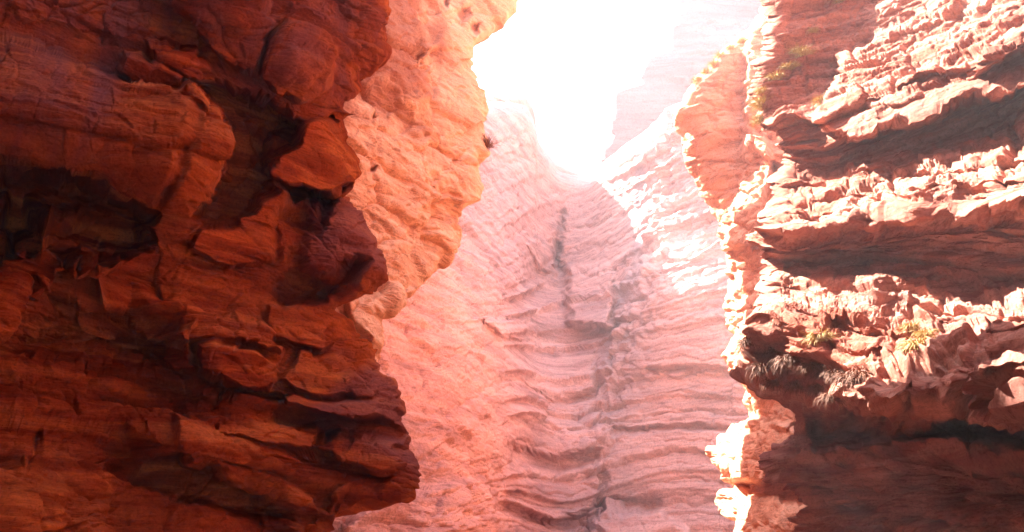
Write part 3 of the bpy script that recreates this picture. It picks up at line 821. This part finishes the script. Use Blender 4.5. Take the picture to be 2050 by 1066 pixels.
right.block([(1900, 845), (1980, 838), (2300, 850), (2300, 900), (2050, 912), (1950, 900)], -0.6, 24)
right.block([(1600, 825), (1700, 835), (1780, 845), (1770, 885), (1640, 885)], -0.4, 24)
right.block([(1690, 790), (1760, 760), (1860, 770), (1880, 850), (1800, 880), (1730, 860)], 0.35, 24, (0, 0), 'rock_bulge', bulge=0.2)
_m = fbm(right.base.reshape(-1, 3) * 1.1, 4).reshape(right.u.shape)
right.stain = np.clip(sstep(760, 860, rq + 60 * _m) * (0.45 + 0.9 * _m), 0, 0.7)  # purple-brown varnish that also paints in the deep shade below the overhang
right.off *= 1 - 0.85 * sstep(2110, 2380, right.u)
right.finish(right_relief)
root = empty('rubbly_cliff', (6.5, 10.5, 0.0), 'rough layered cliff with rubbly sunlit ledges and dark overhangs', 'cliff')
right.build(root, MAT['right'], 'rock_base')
print('right', right.P.shape, round(time.time() - T0, 1))
#END_MASSES
# ------------------------------------------------------------------ 7. the rest of the canyon: floor, and the walls it runs between behind the viewer
def grid_mesh(name, P, mat):
    R, Cn = P.shape[:2]
    idx = np.arange(R * Cn).reshape(R, Cn)
    f = np.stack([idx[:-1, :-1], idx[:-1, 1:], idx[1:, 1:], idx[1:, :-1]], -1).reshape(-1, 4)
    return mesh_from(name, P.reshape(-1, 3), f, None, mat)

gx, gy = np.meshgrid(np.linspace(-16, 22, 150), np.linspace(-26, 60, 300))
gp = np.stack([gx, gy, gx * 0], -1).reshape(-1, 3)
gz = 0.25 * fbm(gp * 0.25, 4) + 0.08 * fbm(gp * 1.5, 4, ridged=True) + 0.02 * np.clip(gy.ravel() - 12, 0, 60)
fl = link_part('canyon_floor', grid_mesh('canyon_floor', np.stack([gx, gy, gz.reshape(gx.shape)], -1), MAT['floor']), None)
fl['kind'] = 'structure'

def rear_wall(name, pts, top, label):
    pts = np.array(pts, float)
    t = np.linspace(0, 1, 160); seg = np.linspace(0, 1, len(pts))
    px, py = np.interp(t, seg, pts[:, 0]), np.interp(t, seg, pts[:, 1])
    zz = np.linspace(-0.8, top, 160)
    X = np.repeat(px[None], 160, 0); Y = np.repeat(py[None], 160, 0); Z = np.repeat(zz[:, None], 160, 1)
    P = np.stack([X, Y, Z], -1)
    n = grid_normals(P)
    q = P.reshape(-1, 3)
    h1, _, _ = layering(q[:, 2], q[:, 1] + q[:, 0], q, 71, 0.4, 1.3, 1, 4, 0.2, 0.25, 0.15, 0.06, 0.3)
    h = (h1 + 0.5 * fbm(q * 0.3, 4, ridged=True) + 0.12 * fbm(q * 1.6, 4, ridged=True)).reshape(X.shape)
    P = P + n * h[..., None]
    root = empty(name, (float(px.mean()), float(py.mean()), 0.0), label, 'rock wall')
    link_part('rock_face', grid_mesh('rock_face', P, MAT['left']), root)
rear_wall('gorge_wall', [(-13.0, 15.0), (-8.4, 9.8), (-6.4, 5.4), (-6.2, 1.5), (-5.6, -2), (-5.5, -9), (-4.5, -16)], 34, 'red gorge side continuing past the shaded cliff')
rear_wall('gorge_wall', [(13.0, 15.0), (8.6, 9.6), (6.7, 5.2), (6.0, 1.5), (5.6, -3), (6.2, -10), (5.0, -16)], 22, 'red gorge side continuing past the rubbly cliff')
rear_wall('gorge_wall', [(-6.5, -14), (-2, -15.5), (2, -15), (7.5, -14)], 22, 'red wall where the gorge bends away behind the viewer')

# ------------------------------------------------------------------ 8. dry grass hanging from the ledges
def grass_material(name, c1, c2):
    m = bpy.data.materials.new(name); m.use_nodes = True
    n, l = m.node_tree.nodes, m.node_tree.links
    bs = n['Principled BSDF']; bs.inputs['Roughness'].default_value = 0.8
    oi = n.new('ShaderNodeNewGeometry')
    r = n.new('ShaderNodeValToRGB'); r.color_ramp.elements[0].color = (*c1, 1); r.color_ramp.elements[1].color = (*c2, 1)
    l.new(oi.outputs['Random Per Island'], r.inputs[0]); l.new(r.outputs[0], bs.inputs['Base Color'])
    return m
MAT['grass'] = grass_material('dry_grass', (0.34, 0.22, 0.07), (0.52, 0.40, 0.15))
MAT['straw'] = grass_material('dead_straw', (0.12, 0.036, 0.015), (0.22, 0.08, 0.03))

def tuft_mesh(name, seed, blades, length, droop, mat, width=0.007):
    rs = np.random.RandomState(seed)
    V, F = [], []
    for _ in range(blades):
        a = rs.uniform(0, 2 * math.pi); ln = length * rs.uniform(0.5, 1.15)
        out = np.array([math.cos(a), math.sin(a), 0])
        p = out * rs.uniform(0, 0.09) + np.array([0, 0, rs.uniform(-0.03, 0.03)])
        d = out * rs.uniform(0.2, 1.0) + np.array([0, 0, rs.uniform(0.1, 0.9)]); d /= np.linalg.norm(d)
        side = np.cross(out, [0, 0, 1.0]) + rs.normal(size=3) * 0.4; side /= np.linalg.norm(side)
        b0 = len(V); n = 5
        for k in range(n):
            w = width * (1 - 0.8 * k / (n - 1))
            V.append(p + side * w); V.append(p - side * w)
            p = p + d * ln / (n - 1)
            d = d + np.array([0, 0, -droop * rs.uniform(0.5, 1.2)]) + rs.normal(size=3) * 0.12; d /= np.linalg.norm(d)
        for k in range(n - 1):
            F.append((b0 + 2 * k, b0 + 2 * k + 1, b0 + 2 * k + 3, b0 + 2 * k + 2))
    me = bpy.data.meshes.new(name); me.from_pydata([tuple(x) for x in V], [], F); me.materials.append(mat); me.update()
    return me
straw_v = [tuft_mesh('straw_tuft', 100 + k, 300, 0.20, 0.9, MAT['straw'], 0.0045) for k in range(4)]
grass_v = [tuft_mesh('grass_tuft', 200 + k, 300, 0.17, 0.6, MAT['grass'], 0.0045) for k in range(4)]
def tuft(sheet, u, v, me, sc, rz, name, label, group):
    p, n = sheet.pick(u, v)
    o = bpy.data.objects.new(name, me); COL.objects.link(o)
    o.location = p + n * 0.015; o.scale = (sc, sc, sc); o.rotation_euler = (0, 0, rz)
    o['label'] = label; o['category'] = 'grass tuft'; o['group'] = group
ORD = ['first', 'second', 'third', 'fourth', 'fifth', 'sixth', 'seventh', 'eighth', 'ninth', 'tenth', 'eleventh', 'twelfth', 'thirteenth', 'fourteenth', 'fifteenth', 'sixteenth']
rt = np.random.RandomState(5)
row = [(1508, 690), (1535, 702), (1562, 716), (1590, 728), (1618, 736), (1646, 744), (1672, 752), (1700, 758), (1732, 762), (1530, 742), (1565, 756), (1602, 768), (1640, 780), (1676, 786)]
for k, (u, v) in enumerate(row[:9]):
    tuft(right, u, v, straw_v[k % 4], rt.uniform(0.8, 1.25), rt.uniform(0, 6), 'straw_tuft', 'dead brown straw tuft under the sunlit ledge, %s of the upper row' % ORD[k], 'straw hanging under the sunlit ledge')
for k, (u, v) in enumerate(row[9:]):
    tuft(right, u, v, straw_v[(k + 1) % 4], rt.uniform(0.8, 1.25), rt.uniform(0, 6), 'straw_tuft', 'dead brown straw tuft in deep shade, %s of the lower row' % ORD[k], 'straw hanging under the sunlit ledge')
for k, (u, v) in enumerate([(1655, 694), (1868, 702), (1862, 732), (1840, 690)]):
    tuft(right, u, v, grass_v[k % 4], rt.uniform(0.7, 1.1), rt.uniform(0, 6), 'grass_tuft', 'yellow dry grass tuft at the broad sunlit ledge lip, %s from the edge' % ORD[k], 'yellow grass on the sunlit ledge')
for k, (u, v) in enumerate([(1628, 70), (1600, 108), (1575, 140), (1552, 160), (1538, 182), (1532, 208), (1536, 236), (1612, 122), (1594, 138), (1656, 212), (1688, 4)]):
    tuft(right, u, v, grass_v[k % 4], rt.uniform(0.7, 1.2), rt.uniform(0, 6), 'grass_tuft', 'yellow dry grass tuft high on the rubbly cliff edge, %s of its string' % ORD[k], 'yellow grass high on the cliff')
for k, (u, v) in enumerate([(1402, 164), (1418, 148), (1434, 132), (1450, 118), (1468, 102), (1486, 84)]):
    tuft(fin, u, v, grass_v[(k + 2) % 4], rt.uniform(0.9, 1.5), rt.uniform(0, 6), 'grass_tuft', 'yellow dry grass tuft on the crest of the orange fin, %s from its tip' % ORD[k], 'yellow grass on the fin crest')
p_, n_ = lit.pick(966, 292)
sh_ = bpy.data.objects.new('dry_shrub', tuft_mesh('dry_shrub', 300, 160, 0.36, 0.10, MAT['straw'], 0.012)); COL.objects.link(sh_)
sh_.location = p_; sh_['label'] = 'small dark shrub clinging to the edge of the orange buttress'; sh_['category'] = 'shrub'

# ------------------------------------------------------------------ 9. dusty air
def box_mesh(name, lo, hi):
    me = bpy.data.meshes.new(name)
    v = [(x, y, z) for x in (lo[0], hi[0]) for y in (lo[1], hi[1]) for z in (lo[2], hi[2])]
    f = [(0, 1, 3, 2), (4, 6, 7, 5), (0, 4, 5, 1), (2, 3, 7, 6), (0, 2, 6, 4), (1, 5, 7, 3)]
    me.from_pydata(v, [], f); me.update()
    return me
hz = bpy.data.materials.new('dusty_air'); hz.use_nodes = True
hn = hz.node_tree.nodes; hn.clear()
ho = hn.new('ShaderNodeOutputMaterial'); hv = hn.new('ShaderNodeVolumePrincipled')
hv.inputs['Color'].default_value = (1.0, 0.92, 0.97, 1)
hv.inputs['Density'].default_value = 0.0028
hv.inputs['Anisotropy'].default_value = 0.0
hz.node_tree.links.new(hv.outputs[0], ho.inputs['Volume'])
hb = box_mesh('haze', (-70, -32, -2.0), (90, 135, 95)); hb.materials.append(hz)
ho_ = link_part('haze', hb, None); ho_['kind'] = 'stuff'
